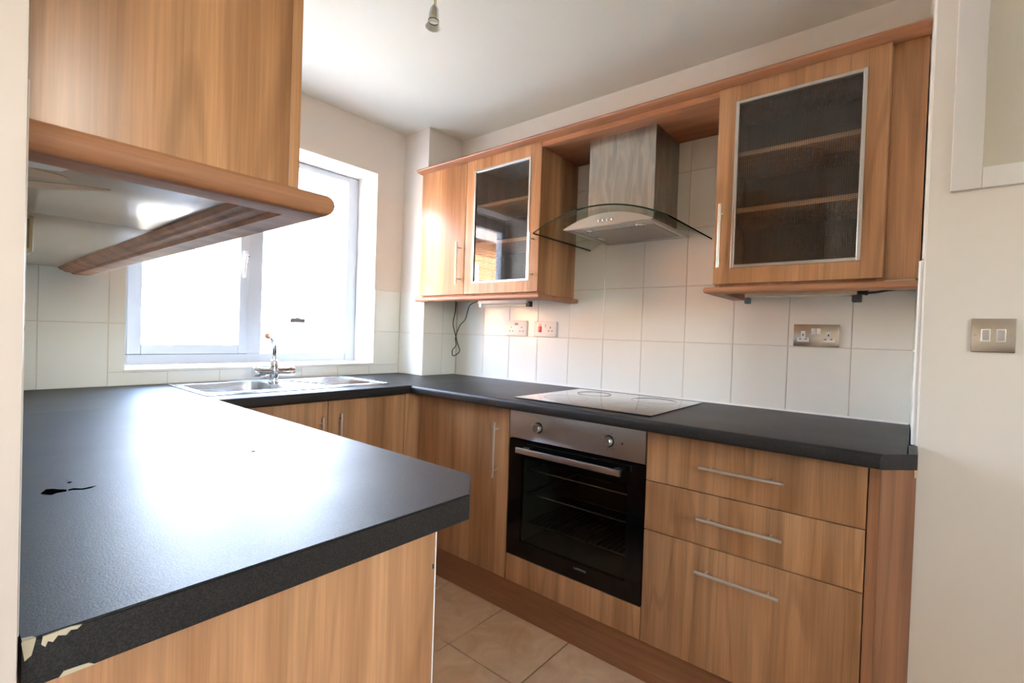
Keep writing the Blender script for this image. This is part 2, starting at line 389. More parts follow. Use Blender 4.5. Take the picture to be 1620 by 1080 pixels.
# window wall (y = 0): opening x -1.605..-.446, z .976..2.080
wb = MB(); WX0, WX1, WZ0, WZ1 = -1.605, -.446, .976, 2.080
wb.box(-2.25, WX0, PW, .32, 0, CEIL); wb.box(WX1, .2, PW, .32, 0, CEIL)
wb.box(WX0, WX1, PW, .32, 0, WZ0-.012); wb.box(WX0, WX1, PW, .32, WZ1, CEIL)
wall_back = struct('wall_back', wb, M['paint'])
wall_right = struct('wall_right', MB().box(PW, .2, -2.6, PW, 0, CEIL), M['paint'])
wall_left = struct('wall_left', MB().box(-2.25, XL-PW, -1.94, PW, 0, CEIL), M['paint'])
wall_corner = struct('wall_corner', MB().box(-.2585, PW, -.221, PW, 0, CEIL), M['paint'])
wall_side = struct('wall_side', MB().prism([(.01, -2.4375), (-.40, -2.4455), (-.436, -2.447), (-.44, -2.451), (-.44, -5.1), (.01, -5.1)], 'z', 0, CEIL), M['paint'])
struct('trim_1', MB().box(-2.27, -2.0675, -1.99, -1.94, 0, CEIL, .003, 2), M['jamb'])
# walls of the room behind the camera
wq = MB(); wq.box(-4.7, -2.27, -1.98, -1.90, 0, CEIL); struct('wall_hall', wq, M['paint'])
wq = MB(); wq.box(-4.7, -4.6, -5.1, -1.98, 0, CEIL)
struct('wall_hall_side', wq, M['paint'])
wq = MB(); wq.box(-4.6, -2.76, -5.1, -5.0, 0, CEIL); wq.box(-2.04, -.44, -5.1, -5.0, 0, CEIL); wq.box(-2.76, -2.04, -5.1, -5.0, 0, 1.19); wq.box(-2.76, -2.04, -5.1, -5.0, 1.91, CEIL)  # opening added in the unseen wall to let in fill daylight
struct('wall_rear', wq, M['paint'])
struct('rear_sun_block', MB().box(-4.7, -.2, -7.6, -5.1, CEIL, CEIL+.1), M['ceil'])  # unseen slab added to keep the sun out of the rear opening

# wall tiles: every tile is a part of its wall
TC = {}
def tile_mesh(w, h):
    k = (round(w, 3), round(h, 3))
    if k not in TC:
        TC[k] = pillow_tile(w, h, .0055, .0009); TC[k].materials.append(M['tile'])
    return TC[k]
ZR = [H, 1.1595, 1.405, 1.655, 1.905, 2.10]
G = .003
def wall_tile(wall, kind, a0, a1, z0, z1, at=0.0, slope=0.0):
    """kind 'x': tile on a wall of constant x, spans y a0..a1 (a0<a1), faces -x; 'y': on constant y, spans x, faces -y; 'l': faces +x"""
    w = a1-a0-G; h = z1-z0-G
    if w < .012 or h < .012: return
    o = bpy.data.objects.new('wall_tile', tile_mesh(w, h)); COL.objects.link(o); o.parent = wall
    c = (a0+a1)/2; z = (z0+z1)/2; jit = random.uniform(-.0004, .0003)
    if kind == 'x': o.rotation_euler = (PI/2, 0, -PI/2); p = (at+jit, c, z)
    elif kind == 'l': o.rotation_euler = (PI/2, 0, PI/2); p = (at+jit, c, z)
    elif kind == 'y': o.rotation_euler = (PI/2, 0, 0); p = (c, at+jit, z)
    else: o.rotation_euler = (PI/2, 0, PI+slope); p = (c, at+jit, z)
    o.location = Vector(p)-wall.location
# grout beds
obj('grout_bed', MB().box(.0015, PW, -2.4372, -.221, H, 2.06), M['grout'], wall_right)
gb = MB(); gb.box(-2.06, WX0, .0015, PW, H, 1.405); gb.box(WX1, -.26, .0015, PW, H, 1.405); gb.box(WX0, WX1, .0015, PW, H, .964)
obj('grout_bed', gb, M['grout'], wall_back)
gb = MB(); gb.box(-.2630, -.2585, -.2255, 0, H, 1.405); gb.box(-.2630, 0, -.2255, -.221, H, 1.405)
obj('grout_bed', gb, M['grout'], wall_corner)
obj('grout_bed', MB().box(XL-PW, XL-.0015, -1.89, 0, H, 1.36), M['grout'], wall_left)
ys = [-.2645+.03] + [-.463-.2*i for i in range(10)] + [-2.4345]
for r in range(5):
    for a, b in zip(ys, ys[1:]):
        if r >= 3 and not (-2.08 < b < -.9): continue
        a = min(a, -.227); 
        wall_tile(wall_right, 'x', b, a, ZR[r], min(ZR[r+1], 2.058))
xs = [-2.058, -1.86, -1.66, -1.46, -1.26, -1.06, -.875, -.672, -.4715, -.2645]
for r in range(2):
    for a, b in zip(xs, xs[1:]):
        z0, z1 = ZR[r], ZR[r+1]
        if b <= WX0: wall_tile(wall_back, 'y', a, b, z0, z1)
        elif a < WX0:
            wall_tile(wall_back, 'y', a, WX0, z0 if r else WZ0-.012, z1)
            if r == 0: wall_tile(wall_back, 'y', a, b, z0, WZ0-.012)
        elif a >= WX1-.05:
            if r == 0:
                wall_tile(wall_back, 'y', a, b, z0, WZ0-.012); wall_tile(wall_back, 'y', WX1, b, WZ0-.012, z1)
            else: wall_tile(wall_back, 'y', WX1, b, z0, z1)
        elif r == 0: wall_tile(wall_back, 'y', a, b, z0, WZ0-.012)
for r in range(2):
    wall_tile(wall_corner, 'x', -.227, 0, ZR[r], ZR[r+1], -.2645)
    wall_tile(wall_corner, 'y', -.2645, -.114, ZR[r], ZR[r+1], -.227)
    wall_tile(wall_corner, 'y', -.114, 0, ZR[r], ZR[r+1], -.227)
    for k in range(10):
        wall_tile(wall_left, 'l', max(-1.89, -.2*(k+1)), -.2*k, ZR[r], min(ZR[r+1], 1.358), XL)
    # return at the right-hand end of the worktop
    for a, b in ((-.2, 0), (-.405, -.2)):
        wall_tile(wall_side, 'r', a, b, ZR[r], ZR[r+1], -2.4328+(a+b)/2*.021, 0.021)
    # tiled window reveal
    if True:
        wall_tile(wall_back, 'x', .0, .20, max(ZR[r], WZ0), ZR[r+1], WX1)
obj('grout_bed', MB().prism([(.004, -2.4335), (-.41, -2.4422), (-.41, -2.4470), (.004, -2.4390)], 'z', H, 1.405), M['grout'], wall_side)
# bead at the edge of the tiled return and sealant lines
struct('trim_2', MB().tube([(-.425, -2.444, H+.001), (-.425, -2.444, 1.40)], .0075, 10).box(-.425, -.40, -2.4465, -2.4385, H+.001, 1.40), M['gloss_white'])
sl = MB(); sl.prism([(0, H), (-.006, H), (0, H+.006)], 'y', -2.43, -.23)
# (profile given in x,z)
tag(obj('sealant_strip', sl, M['sealant'], None), 'thin white sealant line between black worktop and tiled hob wall', 'sealant')

# ------------------------------------------------------------------ window
win = bpy.data.objects.new('window_1', None); COL.objects.link(win); win.location = (-1.03, .2, WZ0); win['kind'] = 'structure'
YF = .2
fr = MB()
FX0, FX1, FZ0, FZ1 = WX0, WX1, WZ0, WZ1-.004
RX0, RX1, RZ0, RZ1 = -.997, -.511, 1.026, 2.044
fr.box(FX0, FX0+.045, YF, YF+.07, FZ0, FZ1, .003); fr.box(RX1, FX1, YF, YF+.07, FZ0, FZ1, .003)
fr.box(FX0+.045, RX1, YF, YF+.07, FZ0, RZ0, .003); fr.box(FX0+.045, RX1, YF, YF+.07, RZ1, FZ1, .003)
fr.box(-1.069, RX0, YF, YF+.07, RZ0, RZ1, .003)
obj('window_frame', fr, M['upvc'], win)
sh = MB(); SX0, SX1 = -1.562, -1.067
sh.box(SX0, -1.512, YF-.012, YF+.05, RZ0, RZ1+.01, .004, 2); sh.box(-1.112, SX1-.002, YF-.012, YF+.05, RZ0, RZ1+.01, .004, 2)
sh.box(-1.512, -1.112, YF-.012, YF+.05, RZ0, 1.069, .004, 2); sh.box(-1.512, -1.112, YF-.012, YF+.05, 2.0, RZ1+.01, .004, 2)
obj('window_sash', sh, M['upvc'], win)
gk = MB(); gk.box(SX0-.002, SX1, YF-.001, YF+.03, RZ0-.003, RZ0, 0); gk.box(SX1-.002, SX1+.001, YF-.001, YF+.03, RZ0-.003, RZ1, 0)
obj('gasket', gk, M['rubber'], win)
obj('window_pane', MB().box(-1.52, -1.105, YF+.02, YF+.024, 1.06, 2.01), M['pane'], win)
obj('window_pane', MB().box(RX0-.005, RX1+.005, YF+.03, YF+.034, RZ0-.005, RZ1+.005), M['pane'], win)
hd = MB(); hd.box(-1.100, -1.080, YF-.026, YF-.010, 1.485, 1.545, .004, 2)
hd.lathe((-1.090, YF-.024, 1.515), (0, -1, 0), [(0, .011), (.014, .010), (.022, .007)], 14)
hd.tube([(-1.090, YF-.04, 1.520), (-1.096, YF-.047, 1.518), (-1.103, YF-.050, 1.50), (-1.105, YF-.050, 1.44), (-1.105, YF-.047, 1.408)], [.008, .009, .0085, .007, .006], 10)
wh = obj('window_handle', hd, M['plastic'], win)
obj('lock_button', MB().lathe((-1.090, YF-.046, 1.515), (0, -1, 0), [(0, .006), (.006, .005)], 12), M['rubber'], wh)
obj('window_sill', MB().box(WX0-.006, WX1+.002, -.010, YF, WZ0-.012, WZ0, .003, 2), M['gloss_white'], win)
st = tag(obj('sticker', MB().prism([(-.832, 1.194), (-.748, 1.194), (-.746, 1.218), (-.775, 1.219), (-.777, 1.224), (-.800, 1.224), (-.802, 1.219), (-.830, 1.220)], 'y', YF+.0285, YF+.0298), M['sticker']),
         'small grey rectangular sticker low on the right-hand window pane', 'sticker')

# ------------------------------------------------------------------ worktops
def round_front(depth_front, back, t=.038, r=.012):
    """x-z profile of a postformed worktop: front nose rounded top and bottom"""
    f = depth_front; pts = [(back, H-t), (back, H)]
    for k in range(7):
        a = PI/2+k*PI/12; pts.append((f+r+r*math.cos(a), H-r+r*math.sin(a)))
    for k in range(4):
        a = PI+k*PI/6; pts.append((f+.007+.007*math.cos(a), H-t+.007+.007*math.sin(a)))
    return pts
XW = -.645
# hob run, clipped at its right-hand end
hw = MB(); prof = round_front(XW, -.0005)
hw.prism([(p[0], p[1]) for p in prof], 'y', -2.4332, -.6055)
hwo = MB(); hwo.bm.free(); hwo.bm = hw.bm
# cut the front right corner at 45 degrees
g = hwo.bm.verts[:]+hwo.bm.edges[:]+hwo.bm.faces[:]
r_ = bmesh.ops.bisect_plane(hwo.bm, geom=g, plane_co=(-.648, -2.378, 0), plane_no=(-.07, -.075, 0), clear_outer=True)
ed = [e for e in r_['geom_cut'] if isinstance(e, bmesh.types.BMEdge)]
bmesh.ops.contextual_create(hwo.bm, geom=ed)
# the end tucks round the bead up to the wall face
hwo.prism([(-.6120, -2.4104), (-.574, -2.451), (-.442, -2.451), (-.442, -2.4300), (-.592, -2.4300)], 'z', H-.038, H)
hwo.box(-.2645, -.0005, -.6055, -.2275, H-.038, H)
hwo.box(XW+.0, -.2645, -.6055, -.0005, H-.038, H)
wt1 = tag(obj('worktop', hwo, M['worktop']), 'black speckled worktop with clipped corner running under the hob along the right wall', 'worktop')
# sink run with an opening for the bowl
BX0, BX1, BY0, BY1 = -1.445, -1.125, -.425, -.075
sw = MB()
def round_front_y(front, back, t=.038): return [(p[0], p[1]) for p in round_front(front, back, t)]
YW = -.605
sw.prism([(p[0], p[1]) for p in round_front_y(YW, BY0)], 'x', -1.4725, XW-.0005)     # front strip (y,z profile)
sw.box(XL+.001, -1.4725, -.6050, -.0005, H-.038, H); sw.box(-1.4725, BX0, BY0, -.0005, H-.038, H); sw.box(BX0, BX1, BY1, -.0005, H-.038, H); sw.box(BX1, XW-.0005, BY0, -.0005, H-.038, H)
wt2 = tag(obj('worktop', sw, M['worktop']), 'black worktop below the window with the steel sink let into it', 'worktop')
# peninsula
pw = MB(); PY = -1.895; PX = -1.472
prof = [(XL+.001, -.6053), (PX, -.6053), (PX, -1.819), (-1.552, PY), (XL+.001, PY)]
pw.prism(prof, 'z', H-.040, H)
top = [f for f in pw.bm.faces if f.normal.z > .9 or all(abs(v.co.z-H) < 1e-5 for v in f.verts)]
es = {e for f in top for e in f.edges if not (all(abs(v.co.y+.6053) < 1e-4 for v in e.verts) or all(v.co.x < XL+.01 for v in e.verts))}
bmesh.ops.bevel(pw.bm, geom=list(es), offset=.0022, segments=2, affect='EDGES')
wt3 = tag(obj('worktop', pw, M['worktop']), 'black speckled peninsula worktop nearest the camera with a chipped left corner', 'worktop')
# marks and chips on it
def blob(pts, z0, z1): return MB().prism(pts, 'z', z0, z1)
sm = blob([(-2.000, -1.452), (-1.992, -1.432), (-1.985, -1.436), (-1.980, -1.444), (-1.972, -1.454), (-1.973, -1.462), (-1.984, -1.462), (-1.990, -1.468), (-1.995, -1.460)], H, H+.0005)
sm.prism([(-1.971, -1.461), (-1.966, -1.460), (-1.955, -1.469), (-1.946, -1.467), (-1.939, -1.460), (-1.944, -1.460), (-1.955, -1.463), (-1.964, -1.452), (-1.970, -1.455)], 'z', H, H+.0005)
sm.prism([(-1.966, -1.413), (-1.962, -1.409), (-1.960, -1.413), (-1.964, -1.416)], 'z', H, H+.0005)
sm.prism([(-1.684, -1.398), (-1.679, -1.394), (-1.676, -1.399), (-1.681, -1.401)], 'z', H, H+.0005)
obj('burn_mark', sm, plain('scorched_black', lin(10, 10, 10), 1, spec=0), wt3, 'dark scorch marks')
ch = MB()
ch.prism([(-2.0575, H-.0005), (-2.0555, H-.016), (-2.0515, H-.013), (-2.0495, H-.003), (-2.049, H-.0005)], 'y', PY-.0008, PY+.001)
ch.prism([(-2.045, H-.001), (-2.046, H-.007), (-2.0435, H-.010), (-2.042, H-.006), (-2.039, H-.008), (-2.036, H-.004), (-2.031, H-.006), (-2.028, H-.003), (-2.024, H-.004), (-2.021, H-.0015), (-2.028, H-.0005)], 'y', PY-.0008, PY+.001)
ch.prism([(-2.057, PY-.0006), (-2.049, PY-.0006), (-2.051, PY+.004), (-2.057, PY+.006)], 'z', H-.001, H+.0004)
for (a, b) in ((-2.035, -2.012), (-2.054, -2.046)):
    ch.prism([(a, H-.0402), (b, H-.0402), (b-.004, H-.037), (a+.003, H-.036)], 'y', PY-.0008, PY+.001)
obj('chip', ch, plain('exposed_chipboard', lin(184, 174, 150), .85), wt3, 'pale chipboard showing through broken laminate')

# ------------------------------------------------------------------ base cabinets
XF = -.560           # door faces on the hob run
YS = -.565           # door faces on the sink run
ZB, ZT = .147, .868
def bar_handle(parent, p0, p1, n, stand=.032, r=.0052):
    """bar handle between p0 and p1, n = outward direction from the door face"""
    p0, p1, n = Vector(p0), Vector(p1), Vector(n); d = (p1-p0).normalized(); L_ = (p1-p0).length
    m = MB().tube([p0+n*stand, p1+n*stand], r, 14)
    for t in (.13, .87):
        q = p0+d*L_*t; m.tube([q, q+n*stand], r*.72, 10)
    return obj('handle', m, M['steel_satin'], parent)
def slab(parent, name, x0, x1, y0, y1, z0, z1, m='wood', bev=.0012, label=None):
    return obj(name, MB().box(x0, x1, y0, y1, z0, z1, bev, 2), M[m], parent, label)

c = thing('base_cabinet', 'walnut base cabinet with one tall door between corner post and oven', 'cabinet', (-.28, -.85, 0))
slab(c, 'carcass', -.54, -.03, -1.150, -.560, ZB, ZT, 'wood_in')
d = slab(c, 'door', XF, XF+.018, -1.1495, -.5655, ZB+.001, ZT-.004)
bar_handle(d, (XF, -1.093, .565), (XF, -1.093, .797), (-1, 0, 0))
c = thing('corner_post', 'narrow walnut post filling the inner corner between sink and hob cabinets', 'filler post', (-.6, -.56, 0))
obj('post', MB().prism([(-.645, YS), (-.560, YS), (-.560, YS+.018), (-.643, YS+.018)], 'z', ZB, ZT), M['wood'], c)
# oven housing: rails + panel below the oven
c = thing('oven_housing', 'walnut oven housing with a plain panel below the built-in oven', 'cabinet', (-.28, -1.45, 0))
slab(c, 'side_panel', -.540, -.03, -1.166, -1.1505, ZB, ZT, 'wood_in'); slab(c, 'side_panel', -.540, -.03, -1.7600, -1.7445, ZB, ZT, 'wood_in')
slab(c, 'lower_panel', XF, XF+.018, -1.7530, -1.1560, ZB+.001, .2575)
slab(c, 'shelf', -.540, -.03, -1.7440, -1.1665, .243, .259, 'wood_in')
# drawers
c = thing('drawer_cabinet', 'walnut three-drawer base cabinet at the right of the oven', 'cabinet', (-.28, -2.06, 0))
slab(c, 'carcass', -.540, -.03, -2.3600, -1.7605, ZB, ZT, 'wood_in')
for z0, z1, hz in ((.6955, ZT-.004, .778), (.5305, .6925, .618), (ZB+.001, .5275, .454)):
    d = slab(c, 'drawer_front', XF, XF+.018, -2.3545, -1.7560, z0, z1)
    bar_handle(d, (XF, -2.170, hz), (XF, -1.937, hz), (-1, 0, 0))
c = thing('end_panel', 'angled walnut end panel between the drawers and the right wall', 'end panel', (-.5, -2.42, 0))
obj('front_strip', MB().box(XF, XF+.018, -2.381, -2.3575, ZB*0+.002, ZT, .001), M['wood_shaded'], c)
obj('angled_panel', MB().prism([(XF, -2.3815), (-.447, -2.4515), (-.445, -2.436), (-.545, -2.372)], 'z', .002, ZT), M['wood_shaded'], c)
obj('loose_edging', MB().prism([(-.4560, -2.4462), (-.449, -2.4515), (-.447, -2.4535), (-.4575, -2.4470)], 'z', .828, .869), M['torn'], c, 'torn pale edge at the top of the panel')
# sink cabinet
c = thing('sink_cabinet', 'walnut two-door cabinet under the sink', 'cabinet', (-1.05, -.3, 0))
slab(c, 'carcass', -1.46, -.650, YS+.02, -.03, ZB, .70, 'wood_in')
d = slab(c, 'door', -1.4400, -1.0440, YS, YS+.018, ZB+.001, ZT-.004)
bar_handle(d, (-1.078, YS, .577), (-1.078, YS, .807), (0, -1, 0))
d = slab(c, 'door', -1.0400, -.6480, YS, YS+.018, ZB+.001, ZT-.004)
bar_handle(d, (-.997, YS, .577), (-.997, YS, .812), (0, -1, 0))
# peninsula base
c = thing('peninsula_cabinet', 'walnut-faced base unit under the nearest worktop, plain end panel towards the camera', 'cabinet', (-1.85, -1.3, 0))
slab(c, 'end_panel', XL+.002, -1.600, -1.870, -1.852, .002, .869, 'wood_lit')
obj('edge_strip', MB().box(-1.5998, -1.5975, -1.8705, -1.850, .10, .869), M['sealant'], c, 'worn white edge band')
dots = MB()
for z in (.80, .60, .34): dots.box(-1.6045, -1.6015, -1.8706, -1.8695, z, z+.007)
obj('screw_hole', dots, M['slot'], c)
slab(c, 'carcass', XL+.002, -1.620, -1.850, -.62, ZB, .869, 'wood_in')
# plinth
tag(obj('plinth', MB().box(-.540, -.524, -2.3560, -.545, .001, ZB-.001, .002, 2), M['wood_dark']), 'long dark walnut plinth below oven, drawers and corner cabinet', 'plinth')
tag(obj('plinth', MB().box(-1.46, -.5405, -.530, -.514, .001, ZB-.001, .002, 2), M['wood_dark']), 'walnut plinth below the sink cabinet doors', 'plinth')

# ------------------------------------------------------------------ oven
ov = thing('oven', 'built-in electric oven, steel control strip over a black glass door', 'oven', (-.3, -1.455, .26))
OY0, OY1 = -1.7520, -1.1570
obj('control_panel', MB().box(-.564, -.535, OY0, OY1, .7455, .866, .0015, 2), M['brushed_y'], ov)
for ky in (-1.303, -1.614):
    k = obj('knob', MB().lathe((-.564, ky, .802), (-1, 0, 0), [(0, .0195), (.004, .0195), (.0045, .0172), (.022, .0165), (.0235, .0150)], 32), M['alu'], ov)
    ring = MB().lathe((-.5645, ky, .802), (-1, 0, 0), [(0, .0215), (.0012, .0215), (.0045, .0190)], 32)
    obj('collar', ring, M['black'], k, 'black plastic collar')
mk = MB()
for a in range(0, 8):
    an = math.radians(90-a*42-20); mk.lathe((-.5642, -1.614-math.cos(an)*.030, .802+math.sin(an)*.030), (-1, 0, 0), [(0, .0016), (.0004, .0015)], 8)
mk.lathe((-.5642, -1.666, .801), (-1, 0, 0), [(0, .0038), (.0008, .0034)], 12)
# little heating symbol above the right knob: ring with two strokes
for k in range(12):
    a = 2*PI*k/12; mk.box(-.5646, -.5641, -1.609+.0062*math.cos(a)-.0006, -1.609+.0062*math.cos(a)+.0006, .848+.0062*math.sin(a)-.0008, .848+.0062*math.sin(a)+.0008)
obj('dial_marks', mk, M['slot'], ov)
# door: black glass frame round a see-through window
dz0, dz1 = .2605, .7385; wy0, wy1, wz0_, wz1_ = -1.690, -1.222, .325, .665
df = MB()
df.box(XF, -.543, OY0, wy0, dz0, dz1); df.box(XF, -.543, wy1, OY1, dz0, dz1); df.box(XF, -.543, wy0, wy1, dz0, wz0_); df.box(XF, -.543, wy0, wy1, wz1_, dz1)
dr = obj('door', df, M['bare'], ov)
obj('glass', MB().box(XF+.0005, XF+.004, wy0, wy1, wz0_, wz1_), M['oven_glass'], dr)
hb = MB().box(-.606, -.592, -1.6815, -1.2215, .696, .7175, .002, 2)
for y in (-1.655, -1.248): hb.box(-.593, XF, y-.012, y+.012, .699, .7145, .002)
obj('handle', hb, M['alu'], dr)
cav = MB(); cb = (-.53, -.10, -1.700, -1.212, .315, .675)
for q in ((cb[0], cb[1], cb[2], cb[3], cb[4]-.006, cb[4]), (cb[0], cb[1], cb[2], cb[3], cb[5], cb[5]+.006), (cb[0], cb[1], cb[2]-.006, cb[2], cb[4], cb[5]),
          (cb[0], cb[1], cb[3], cb[3]+.006, cb[4], cb[5]), (cb[1], cb[1]+.006, cb[2], cb[3], cb[4], cb[5])): cav.box(*q)
obj('cavity', cav, M['liner'], ov)
for z in (.612, .513, .394):
    rk = MB().tube([(-.515, -1.690, z), (-.515, -1.225, z)], .0028, 8).tube([(-.13, -1.690, z), (-.13, -1.225, z)], .0028, 8)
    if z < .45:
        for k in range(20): rk.tube([(-.515, -1.680+k*.0235, z), (-.13, -1.680+k*.0235, z)], .0016, 6)
    else:
        rk.tube([(-.515, -1.690, z), (-.13, -1.690, z)], .0025, 6).tube([(-.515, -1.225, z), (-.13, -1.225, z)], .0025, 6)
    obj('rack', rk, M['alu'], ov)
# maker's lettering low on the door
fc = bpy.data.curves.new('lettering', 'FONT'); fc.body = 'LAMONA'; fc.size = .0115; fc.extrude = .0002; fc.align_x = 'CENTER'; fc.space_character = 1.15
fo = bpy.data.objects.new('lettering', fc); COL.objects.link(fo)
dg = bpy.context.evaluated_depsgraph_get(); fm = bpy.data.meshes.new_from_object(fo.evaluated_get(dg)); bpy.data.objects.remove(fo)
fm.materials.clear(); fm.materials.append(plain('grey_print', lin(150, 150, 144), .5))
lo_ = bpy.data.objects.new('lettering', fm); COL.objects.link(lo_); lo_.parent = dr; lo_.rotation_euler = (PI/2, 0, -PI/2)
lo_.location = Vector((XF-.0004, -1.512, .3015))-wloc(dr)

# ------------------------------------------------------------------ hob
hb_ = MB().box(-.583, -.073, -1.774, -1.190, H, H+.0055, .0015, 2)
hob = thing('hob', 'black ceramic glass hob set in the worktop below the hood', 'hob', (-.33, -1.48, H))
obj('glass_top', hb_, M['hob'], hob)
zr = MB()
for (x, y, r) in ((-.43, -1.34, .09), (-.43, -1.62, .075), (-.20, -1.34, .075), (-.20, -1.62, .09)):
    zr.lathe((x, y, H+.0053), (0, 0, 1), [(0, r), (.0004, r), (.0004, r-.0015), (0, r-.0015)], 48, False)
obj('zone_ring', zr, plain('hob_print', lin(70, 70, 72), .3), hob)

# ------------------------------------------------------------------ hood
hd_ = thing('cooker_hood', 'chimney cooker hood with curved glass canopy over the hob', 'cooker hood', (-.2, -1.47, 1.62))
YC = -1.470
obj('chimney', MB().box(-.250, -.0005, -1.6095, -1.3035, 1.655, 2.058, .0012), M['brushed_z'], hd_)
def arc_z(y, edge=1.600, crown=1.674, hw_=.294): t = (y-YC)/hw_; return edge+(crown-edge)*(1-t*t)
cg = MB(); n = 28; top_, bot_ = [], []
for k in range(n+1):
    y = -1.764+.588*k/n; top_.append((y, arc_z(y)+.003)); bot_.append((y, arc_z(y)-.003))
for x0, x1 in ((-.478, -.0005),):
    va = [[cg.bm.verts.new((x, y, z)) for (y, z) in row] for x in (x0, x1) for row in (top_, bot_)]
    t0, b0, t1, b1 = va
    for k in range(n):
        cg.bm.faces.new((t0[k], t0[k+1], t1[k+1], t1[k])); cg.bm.faces.new((b0[k+1], b0[k], b1[k], b1[k+1]))
obj('glass_canopy', cg, M['canopy'], hd_, 'clear curved glass')
ge = MB()
for k in range(n):
    (ya, za), (yb, zb) = top_[k], top_[k+1]; (_, zc), (_, zd) = bot_[k], bot_[k+1]
    ge.quad((-.478, ya, zc), (-.478, yb, zd), (-.478, yb, zb), (-.478, ya, za))
gs = MB()
for yy, zz in ((-1.764, 1.600), (-1.176, 1.600)):
    gs = MB(); gs.quad((-.478, yy, zz-.003), (-.0005, yy, zz-.003), (-.0005, yy, zz+.003), (-.478, yy, zz+.003))
    bmesh.ops.solidify(gs.bm, geom=gs.bm.faces, thickness=.0006)
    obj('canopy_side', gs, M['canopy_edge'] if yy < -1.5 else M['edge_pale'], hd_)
bmesh.ops.remove_doubles(ge.bm, verts=ge.bm.verts, dist=1e-5)
bmesh.ops.solidify(ge.bm, geom=ge.bm.faces, thickness=.0008)
obj('canopy_edge', ge, M['canopy_edge'], hd_, 'dark green polished glass edge')

# body: flat underside, arched top, crescent front face
bd = MB(); BYa, BYb = -1.670, -1.270; nb = 20; pts = [(BYa, 1.6195), (BYb, 1.6195)]
for k in range(nb+1):
    y = BYb+(BYa-BYb)*k/nb; t = (y-YC)/.2; pts.append((y, 1.6215+.046*(1-t*t)))
bd.prism(pts, 'x', -.390, -.0005)
obj('body', bd, M['brushed_y'], hd_)
# raised rim + filter + lamps underneath
rim = MB()
rim.box(-.386, -.350, -1.664, -1.276, 1.6165, 1.6195); rim.box(-.040, -.004, -1.664, -1.276, 1.6165, 1.6195)
rim.box(-.350, -.040, -1.664, -1.642, 1.6165, 1.6195); rim.box(-.350, -.040, -1.298, -1.276, 1.6165, 1.6195)
obj('rim', rim, M['brushed_y'], hd_)
fl_ = obj('filter', MB().box(-.305, -.045, -1.638, -1.302, 1.6168, 1.6192), M['filter'], hd_, 'fine aluminium mesh filter')
obj('filter_latch', MB().box(-.20, -.13, -1.336, -1.318, 1.6145, 1.6170, .001), M['chrome'], fl_)
for y in (-1.363, -1.594):
    l = obj('lamp', MB().lathe((-.332, y, 1.6196), (0, 0, -1), [(0, .021), (.005, .021), (.006, .017), (.003, .015)], 24), M['chrome'], hd_)
    obj('bulb', MB().lathe((-.332, y, 1.6190), (0, 0, -1), [(0, .014), (.004, .012), (.0065, .006), (.007, .001)], 16), M['frost'], l)
for k in range(4):
    obj('button', MB().lathe((-.390, -1.444-.0195*k, 1.638), (-1, 0, 0), [(0, .0055), (.004, .0055), (.005, .004)], 14), M['chrome'], hd_)

# ------------------------------------------------------------------ wall units
UX = -.320; UZ0, UZ1 = 1.372, 2.060
def glazed_door(parent, y0, y1, gy0, gy1, gz0, gz1):
    """door slab with a rectangular opening, aluminium frame and patterned glass"""
    m = MB(); a = dict(bev=.001)
    m.box(UX, UX+.018, y0, gy0, UZ0, UZ1, .001); m.box(UX, UX+.018, gy1, y1, UZ0, UZ1, .001)
    m.box(UX, UX+.018, gy0, gy1, UZ0, gz0, .0); m.box(UX, UX+.018, gy0, gy1, gz1, UZ1, .0)
    dd = obj('door', m, M['wood'], parent)
    f = MB(); w = .011
    f.box(UX-.003, UX+.014, gy0, gy0+w, gz0, gz1, .0012); f.box(UX-.003, UX+.014, gy1-w, gy1, gz0, gz1, .0012)
    f.box(UX-.003, UX+.014, gy0+w, gy1-w, gz0, gz0+w, .0012); f.box(UX-.003, UX+.014, gy0+w, gy1-w, gz1-w, gz1, .0012)
    obj('glass_frame', f, M['alu'], dd)
    obj('glass', MB().box(UX+.004, UX+.008, gy0+w, gy1-w, gz0+w, gz1-w), M['mesh_glass'], dd)
    return dd
def open_carcass(parent, y0, y1, solid_to=None):
    xi = UX+.0185
    slab(parent, 'side_panel', xi, -.0005, y0, y0+.017, 1.360, UZ1, 'wood'); slab(parent, 'side_panel', xi, -.0005, y1-.017, y1, 1.360, UZ1, 'wood')
    slab(parent, 'base_panel', xi, -.0005, y0+.017, y1-.017, 1.360, 1.378, 'wood_in', 0)
    slab(parent, 'top_panel', xi, -.0005, y0+.017, y1-.017, UZ1-.02, UZ1-.002, 'wood_in', 0)
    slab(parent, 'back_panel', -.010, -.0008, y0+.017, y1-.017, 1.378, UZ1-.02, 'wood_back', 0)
    for z in (1.622, 1.818):
        slab(parent, 'shelf', xi+.006, -.011, y0+.018, y1-.018, z-.0, z+.016, 'shelf', .001)
ul = thing('wall_cabinet', 'walnut wall cabinet left of the hood with one solid door and one glazed door', 'cabinet', (-.16, -.68, 1.36))
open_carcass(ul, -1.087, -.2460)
slab(ul, 'divider', UX+.0185, -.011, -.617, -.601, 1.378, UZ1-.02, 'wood_in', 0)
d = slab(ul, 'door', UX, UX+.018, -.6050, -.2480, UZ0, UZ1)
bar_handle(d, (UX, -.578, 1.423), (UX, -.578, 1.643), (-1, 0, 0))
d = glazed_door(ul, -1.0900, -.6080, -1.031, -.664, 1.424, 2.004)
bar_handle(d, (UX, -1.060, 1.423), (UX, -1.060, 1.643), (-1, 0, 0))
ur = thing('wall_cabinet', 'walnut wall cabinet with a single glazed door, right of the hood', 'cabinet', (-.16, -2.13, 1.36))
open_carcass(ur, -2.3580, -1.8740)
